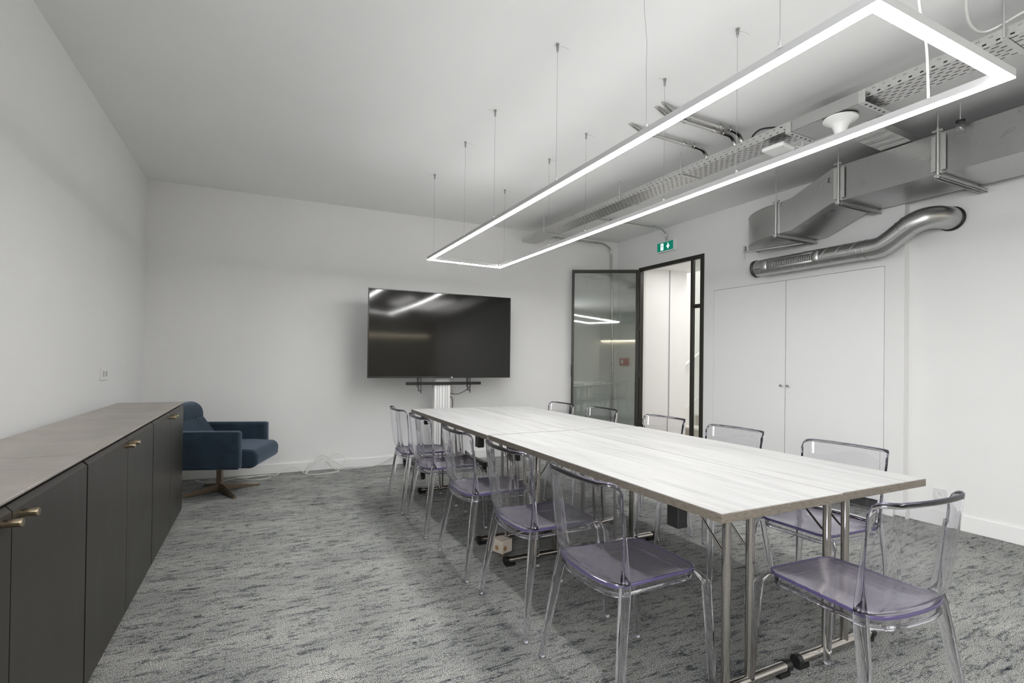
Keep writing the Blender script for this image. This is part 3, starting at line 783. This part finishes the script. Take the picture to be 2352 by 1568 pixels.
# ------------------------------------------------------------------ conduits
def clamp(mb, p, d, r=.013):
    p = Vector(p); d = Vector(d).normalized()
    mb.cyl(p-d*.008, p+d*.008, r, 14)
def conduit(name, label, pts, r, clamps, top=H, n=6):
    t = thing(name, label, 'conduit')
    obj('pipe', MB().tube(spline(pts, n), r, 14), M_PIPE, t, smooth=True, auto=True)
    for p, d in clamps:
        c = MB(); clamp(c, p, d, r+.0035)
        c.cyl((p[0], p[1], p[2]), (p[0], p[1], top), .004, 8) if top else None
        obj('pipe_clamp', c, M_PIPE, t, smooth=True, auto=True)
    return t
zc = 2.852
conduit('conduit', 'single steel conduit pipe crossing the ceiling into the cable tray', [(2.27, 2.85, 2.90), (2.33, 2.855, 2.872), (2.42, 2.86, zc), (2.6, 2.868, zc), (2.8, 2.874, zc), (2.95, 2.88, zc), (3.03, 2.885, 2.842), (3.07, 2.888, 2.80), (3.075, 2.89, 2.735)], .0135,
        [((2.52, 2.865, zc), (1, 0, 0)), ((2.82, 2.875, zc), (1, 0, 0)), ((2.93, 2.879, zc), (1, 0, 0))])
conduit('conduit', 'nearer steel conduit of the pair crossing the ceiling into the cable tray', [(2.27, 2.52, 2.90), (2.33, 2.53, 2.872), (2.42, 2.54, zc), (2.6, 2.545, zc), (2.8, 2.55, zc), (2.95, 2.555, zc), (3.03, 2.56, 2.842), (3.07, 2.565, 2.80), (3.075, 2.57, 2.735)], .0135,
        [((2.56, 2.545, zc), (1, 0, 0)), ((2.84, 2.552, zc), (1, 0, 0)), ((2.94, 2.555, zc), (1, 0, 0))])
conduit('conduit', 'farther steel conduit of the pair crossing the ceiling into the cable tray', [(2.27, 2.585, 2.90), (2.33, 2.59, 2.872), (2.42, 2.60, zc), (2.6, 2.605, zc), (2.8, 2.61, zc), (2.95, 2.615, zc), (3.03, 2.62, 2.842), (3.07, 2.625, 2.80), (3.075, 2.63, 2.735)], .0135,
        [((2.56, 2.603, zc), (1, 0, 0)), ((2.84, 2.610, zc), (1, 0, 0)), ((2.94, 2.614, zc), (1, 0, 0))])
conduit('conduit', 'thin steel conduit bending down the wall to the exit sign', [(3.10, 4.84, 2.84), (3.5, 4.84, 2.850), (4.0, 4.835, 2.852), (4.30, 4.83, 2.852), (4.38, 4.828, 2.845), (4.435, 4.826, 2.815), (4.458, 4.825, 2.77), (4.462, 4.825, 2.70)], .010,
        [((3.62, 4.84, 2.851), (1, 0, 0)), ((4.27, 4.831, 2.852), (1, 0, 0))])
wy = lambda x: 5.852 - .01253*x - .018
conduit('conduit', 'steel conduit running along the back wall top and down behind the door glass', [(3.30, wy(3.3), 2.835), (3.7, wy(3.7), 2.835), (4.05, wy(4.05), 2.84), (4.20, wy(4.2), 2.838), (4.30, wy(4.3), 2.80), (4.345, wy(4.35), 2.73), (4.35, wy(4.35), 2.6), (4.37, wy(4.35), 1.8), (4.385, wy(4.35), 1.0), (4.392, wy(4.35), .105)], .011,
        [((3.46, wy(3.46), 2.835), (1, 0, 0)), ((4.10, wy(4.1), 2.84), (1, 0, 0))], top=None)

# ------------------------------------------------------------------ cable trays
def tray_main():
    x0, y0, x1, y1 = 2.905, 5.70, 3.045, .50
    ang = math.atan2(x1-x0, y0-y1)          # small yaw
    # extend toward and past the camera
    t = thing('cable_tray', 'long perforated steel cable tray running under the ceiling beside the pendant', 'cable tray', (x0, y0, 2.70), ang)
    Ln = 8.4
    obj('tray_bottom', MB().box((0, -Ln, 0), (.196, 0, .0015)), M_PERF_B, t)
    obj('tray_side', MB().box((-.0015, -Ln, 0), (0, 0, .052)), M_PERF_S, t)
    obj('tray_side', MB().box((.196, -Ln, 0), (.1975, 0, .052)), M_PERF_S, t)
    obj('tray_lip', MB().box((-.0015, -Ln, .052), (.008, 0, .0535)).box((.188, -Ln, .052), (.1975, 0, .0535)), M_TRAYP, t)
    for y in (-.55, -1.9, -2.65, -4.6, -6.2):
        obj('hanger_rod', MB().cyl((-.014, y, .0), (-.014, y, H-2.70), .0045, 10).box((-.016, y-.012, -.006), (.212, y+.012, -.002)), M_TRAYP, t)
    return t
tray_main()
tb = thing('cable_tray', 'short perforated steel cable tray branching off over the rectangular duct', 'cable tray', (3.23, 1.905, 2.752), math.radians(3))
M_PERF_X = perforated('perforated_tray_branch', .19, 0, 6, .04, .0085, .022, 1)
nt = M_PERF_X.node_tree   # slots run along local x: swap the two axes
for l in list(nt.links):
    if l.from_node.type == 'SEPXYZ':
        other = nt.nodes[l.from_node.name].outputs[0 if l.from_socket.name == 'Y' else 1]
        to = l.to_socket; nt.links.remove(l); nt.links.new(other, to)
obj('tray_bottom', MB().box((0, 0, 0), (1.28, .19, .0015)), M_PERF_X, tb)
obj('tray_side', MB().box((0, -.0015, 0), (1.28, 0, .045)).box((0, .19, 0), (1.28, .1915, .045)), M_TRAYP, tb)
jn = thing('junction_cover', 'plain steel cover plate clipped under the cable tray junction', 'cover plate', (3.003, 1.70, 2.672), math.radians(1.5))
obj('plate', MB().box((-.012, 0, 0), (.24, .44, .002)).box((-.012, 0, 0), (-.010, .44, .072)), mat('plain_steel_plate', (.5, .5, .495), .42, 1), jn)
for y in (-.012, .425):
    obj('clip_bracket', MB().box((-.016, y-.006, -.003), (.25, y+.030, -.001)).box((-.018, y-.006, -.003), (-.014, y+.030, .065)), M_TRAYP, jn, bevel=.001)
    for k in range(5): obj('bracket_slot', MB().box((.02+.045*k, y+.006, -.0038), (.035+.045*k, y+.018, -.0031)), M_GAP, jn)
bc = thing('wireless_beacon', 'white horn shaped beacon hanging under the tray junction cover', 'beacon', (3.062, 1.862, 2.530))
obj('shell', MB().lathe([(0, 0), (.012, .002), (.022, .010), (.029, .026), (.034, .060), (.043, .088), (.060, .106), (.082, .116), (.092, .125), (.090, .134), (.078, .139), (0, .1395)], (0, 0, 0), 40), M_WHITEP, bc, smooth=True, auto=True)
rt_ = thing('wireless_router', 'white flat access point box fixed under the cable tray', 'router', (3.09, 2.290, 2.632), math.radians(6))
obj('body', MB().box((-.074, -.078, 0), (.074, .078, .030)), M_WHITEP, rt_, bevel=.014, seg=4)
obj('logo', MB().box((-.055, -.062, -.0006), (-.035, -.056, .0002)), D.materials['socket_shade_and_print'], rt_)
obj('patch_cable', MB().tube(spline([(.06, -.085, .018), (.085, -.100, .014), (.09, -.112, .03), (.085, -.112, .045), (.07, -.11, .058)], 6), .0035, 8), M_WHITEC, rt_, smooth=True)
blk = spline([(3.025, 2.45, 2.745), (3.01, 2.42, 2.775), (3.008, 2.36, 2.79), (3.03, 2.28, 2.775), (3.05, 2.22, 2.755)], 6)
tag(obj('black_cable', MB().tube(blk, .006, 8), M_BLACKP, smooth=True), 'short black cable arching over the edge of the cable tray', 'cable')
wc = spline([(2.55, .95, 2.872), (2.63, 1.02, 2.865), (2.72, 1.115, 2.82), (2.84, 1.165, 2.785), (2.95, 1.185, 2.772), (3.03, 1.175, 2.775), (3.06, 1.12, 2.79), (3.055, 1.04, 2.80), (3.06, .9, 2.80), (3.09, .6, 2.80), (3.13, .2, 2.80)], 6)
tag(obj('white_cable', MB().tube(wc, .006, 8), M_WHITEC, smooth=True), 'white cable drooping from the ceiling onto the near cable tray', 'cable')

ta = math.atan2(3.045-2.905, 5.70-.50)
for k, (off, rr) in enumerate(((.03, .013), (.062, .014), (.098, .016), (.135, .014), (.168, .012))):  # dark tubes added to put shade behind the tray slots
    q = [(off+.004*math.sin(1.3*j+k), -.10-.5*j, .0025+rr) for j in range(17)]
    M = Matrix.Translation((2.905, 5.70, 2.70)) @ Matrix.Rotation(ta, 4, 'Z')
    o = obj('slot_darkener', MB().tube([M @ Vector(p) for p in q], rr, 8), mat('slot_darkener_grey', (.035, .035, .035), .6) if k == 0 else D.materials['slot_darkener_grey'], smooth=True)
    tag(o, 'dark tube added inside the long perforated tray to darken its slots', 'cable', 'dark tubes added inside the long tray')
# ------------------------------------------------------------------ rectangular duct
def rect_duct():
    t = thing('ventilation_duct', 'rectangular galvanised ventilation duct bracketed along the right wall', 'duct', (0, 0, 0))
    X0 = 4.002
    def wx(y): return (4.5257 if y > 2.25 else 4.5987) - .01944*(y-2.6866) - .002
    # straight run
    mb = MB()
    def sec(y, z0, z1, x0=X0, x1=None):
        x1 = x1 if x1 is not None else min(wx(y), 4.50) 
        return [(x0, y, z0), (x1, y, z0), (x1, y, z1), (x0, y, z1)]
    mb.loft([sec(-4.0, 2.472, 2.742), sec(.9, 2.472, 2.742), sec(.902, 2.472, 2.742), sec(2.43, 2.472, 2.748)], True)
    obj('straight_run', mb, M_GALV, t, bevel=.002, seg=1)
    mb = MB().loft([sec(2.432, 2.472, 2.748), sec(2.50, 2.470, 2.745), sec(2.84, 2.335, 2.612), sec(2.965, 2.333, 2.600)], True)
    obj('offset_piece', mb, M_GALV, t, bevel=.002, seg=1)
    # quarter elbow turning into the wall
    mb = MB(); cx, cyy = 4.515, 2.967; R = cx-X0
    arc = [(cx-R*math.cos(a), cyy+R*1.12*math.sin(a)) for a in [PI/2*k/16 for k in range(17)]] + [(cx, cyy)]
    mb.prism(arc, 2.333, 2.600)
    el = obj('elbow', mb, M_GALV, t, smooth=True, auto=True)
    for z in (2.333, 2.600):
        obj('elbow_seam', MB().tube([(x, y, z) for x, y in arc[:-1]], .004, 6), M_GALV, el, smooth=True)
    # flanges at the joints
    for y, za, zb in ((2.432, 2.472, 2.748), (2.965, 2.333, 2.600), (1.785, 2.472, 2.744)):
        f = MB()
        for dy in (-.012, .004):
            f.box((X0-.012, y+dy, za-.010), (X0, y+dy+.008, zb+.010)).box((X0-.012, y+dy, za-.012), (4.49, y+dy+.008, za))
        obj('flange', f, M_TRAYP, t)
    for y in (-.8, .25, .80, 1.25): obj('seam', MB().box((X0-.0012, y, 2.474), (X0, y+.004, 2.74)).box((X0, y, 2.4708), (4.5, y+.004, 2.472)), M_TRAYP, t)
    # hanger posts and support channels
    for y, za, zb in ((2.432, 2.472, 2.748), (1.785, 2.472, 2.744), (2.965, 2.333, 2.600)):
        h = MB().cyl((X0-.024, y, za-.03), (X0-.024, y, zb+.03), .007, 12)
        h.box((X0-.034, y-.030, zb+.006), (X0-.014, y+.030, zb+.014))
        h.box((X0-.034, y-.016, za-.024), (X0-.014, y+.016, za-.012))
        h.cyl((X0-.024, y, zb+.03), (X0-.024, y, H), .004, 10)
        if zb > 2.7 : h.box((X0-.018, y+.014, za+.02), (X0-.012, y+.040, zb-.02)).box((X0-.018, y-.040, za+.02), (X0-.012, y-.014, zb-.02))
        obj('hanger_post', h, M_TRAYP, t, smooth=True, auto=True)
        c = MB(); x1 = 4.60 if y < 2 else 4.52
        c.box((X0-.01, y-.022, za-.034), (x1, y-.019, za-.010)).box((X0-.01, y+.019, za-.034), (x1, y+.022, za-.010)).box((X0-.01, y-.022, za-.012), (x1, y+.022, za-.0095))
        c.box((X0-.01, y-.022, za-.034), (x1, y-.012, za-.031)).box((X0-.01, y+.012, za-.034), (x1, y+.022, za-.031))
        obj('support_channel', c, M_TRAYP, t)
    h = MB().box((4.25, 3.50, 2.290), (4.27, 3.52, 2.36)).cyl((4.26, 3.50, 2.302), (4.40, 2.99, 2.302), .011, 10).cyl((4.26, 3.51, 2.28), (4.26, 3.51, 2.23), .004, 8)
    obj('strap_rail', h, M_TRAYP, t)
    def mark(y, z, pts, name):
        obj(name, MB().tube([(X0-.003, y+a, z+b) for a, b in pts], .0022, 6), M_GAP, t)
    mark(2.515, 2.655, [(-.008, .022), (.006, .024), (.010, .014), (-.002, .010), (.010, .004), (.010, -.010), (-.006, -.012)], 'pen_mark')
    obj('pen_mark', MB().tube([(4.10+a, 2.55+b, 2.438-b*.397) for a, b in [(-.012, .008), (-.02, -.004), (-.01, -.012), (.004, -.004), (.0, .008), (.006, -.01), (.018, -.01)]], .002, 6), M_GAP, t)
rect_duct()

# ------------------------------------------------------------------ round duct
def round_duct():
    t = thing('round_vent_pipe', 'round spiral steel vent pipe with grille, curving into the right wall above the cupboard', 'duct')
    r = .079; zc = 2.142
    P = lambda y, z=zc, dx=0: (4.40 - .01944*(y-2.6866) + dx, y, z)
    path = [P(3.485), P(3.2), P(2.9), P(2.6), P(2.445)]
    obj('spiral_pipe', MB().tube(path, r, 40), M_GALV, t, smooth=True, auto=True)
    bend = spline([P(2.445), P(2.40), P(2.345, 2.150), P(2.28, 2.185), P(2.20, 2.238), P(2.165, 2.262)], 5)
    obj('offset_bend', MB().tube([tuple(p) for p in bend], r+.002, 40), M_GALV, t, smooth=True, auto=True)
    b2 = spline([P(2.165, 2.262), P(2.13, 2.282, .004), P(2.07, 2.303, .025), P(2.02, 2.31, .07), P(1.985, 2.305, .13), P(1.975, 2.30, .20)], 6)
    obj('wall_bend', MB().tube([tuple(p) for p in b2], r+.003, 40), M_GALV, t, smooth=True, auto=True)
    # collars
    def ring(p, d, rr, w, name, m):
        p = Vector(p); d = Vector(d).normalized(); obj(name, MB().cyl(p-d*w/2, p+d*w/2, rr, 40), m, t, smooth=True, auto=True)
    ring(P(2.455), (0, 1, 0), r+.004, .012, 'collar', M_GALV); ring(P(2.50), (0, 1, 0), r+.003, .004, 'collar', M_GALV)
    ring(P(2.160, 2.265), (0, -1, .6), r+.006, .010, 'collar', M_GALV); ring(P(2.20, 2.240), (0, -1, .6), r+.0045, .004, 'collar', M_GALV)
    ring((4.592, 1.972, 2.30), (1, 0, 0), r+.010, .008, 'wall_flange', M_BLACKM)
    ring(P(3.492), (0, 1, 0), r+.003, .014, 'end_cap', M_TRAYP); ring(P(3.478), (0, 1, 0), r+.0045, .004, 'end_ring', M_BLACKM); ring(P(3.462), (0, 1, 0), r+.0045, .004, 'end_ring', M_BLACKM)
    # spiral lock seam
    for k in range(8):
        y = 3.36 - .115*k
        pts = []
        for i in range(33):
            a = 2*PI*i/32; c = P(y - .05*math.sin(a)); pts.append((c[0]+(r+.0008)*math.cos(a), c[1], c[2]+(r+.0008)*math.sin(a)))
        obj('spiral_seam', MB().tube(pts, .0016, 5), M_TRAYP, t, smooth=True)
    # grille facing the room
    gx = lambda y: 4.40-.01944*(y-2.6866)-r
    g = MB(); ya, yb = 2.83, 3.345
    curve = []
    for z in (-.047, -.042): pass
    f = MB()
    def patch(y0, y1, a0, a1, off, mb):
        n = 6; vs = []; 
        for j in range(n+1):
            a = a0+(a1-a0)*j/n
            for y in (y0, y1): vs.append((4.40-.01944*(y-2.6866)-(r+off)*math.cos(a), y, zc+(r+off)*math.sin(a)))
        mb.add(vs, [(2*j, 2*j+1, 2*j+3, 2*j+2) for j in range(n)])
    patch(ya, yb, math.radians(-18), math.radians(32), .0016, g)
    patch(ya, yb, math.radians(-27), math.radians(-16), .003, f); patch(ya, yb, math.radians(30), math.radians(46), .003, f)
    patch(ya-.02, ya+.035, math.radians(-27), math.radians(46), .0035, f); patch(yb-.04, yb+.02, math.radians(-27), math.radians(46), .0035, f)
    obj('grille_opening', g, M_GAP, t)
    obj('grille_frame', f, M_TRAYP, t, solid=.002, smooth=True)
    s = MB(); n = 27
    for k in range(n):
        y = ya+.04 + (yb-ya-.085)*k/(n-1); patch(y, y+.0085, math.radians(-16), math.radians(30), .004, s)
    obj('grille_slats', s, M_TRAYP, t, solid=.001)
round_duct()

hs = thing('hanging_sensor', 'small clear sensor pod hanging on a thin rod before the duct', 'sensor', (3.955, 1.655, 0))
obj('rod', MB().cyl((0, 0, 2.765), (0, 0, H), .0035, 8), M_TRAYP, hs)
obj('sensor_head', MB().cyl((0, 0, 2.748), (0, 0, 2.762), .024, 24), M_BLACKM, hs, smooth=True, auto=True)
pod = MB().box((-.004, -.026, 2.672), (.004, .026, 2.765))
obj('clear_tab', pod, M_CLEAR, hs, bevel=.003)
obj('screw', MB().cyl((-.007, -.012, 2.70), (-.004, -.012, 2.70), .004, 8).cyl((-.007, .013, 2.705), (-.004, .013, 2.705), .004, 8).cyl((-.01, 0, 2.715), (.01, 0, 2.715), .005, 8), M_TRAYP, hs)

vd = thing('ventilation_duct', 'grey air duct high on the far wall, mirrored in the door glass', 'duct', (.55, YF+.18, 2.52))
obj('duct_body', MB().box((-1.0, -.15, 0), (1.0, .15, .24)), mat('dull_duct_steel', (.16, .17, .17), .6, .6), vd, bevel=.004)
for xx in (-.6, .2, .8): obj('duct_strap', MB().box((xx, -.155, -.004), (xx+.03, .155, .36)), M_TRAYP, vd)
# rest of the room behind the viewpoint: a warm strip light and an air duct on the far wall
sl = thing('strip_light', 'warm linear strip light along the far wall behind the viewpoint', 'lamp', (1.8, YF+.02, 1.93))
obj('strip_body', MB().box((-2.7, -.02, .012), (2.7, .03, .05)), M_PROFILE, sl)
obj('strip_diffuser', MB().box((-2.68, -.015, 0), (2.68, .025, .012)), emit('warm_strip', (1, .88, .66), 14), sl)
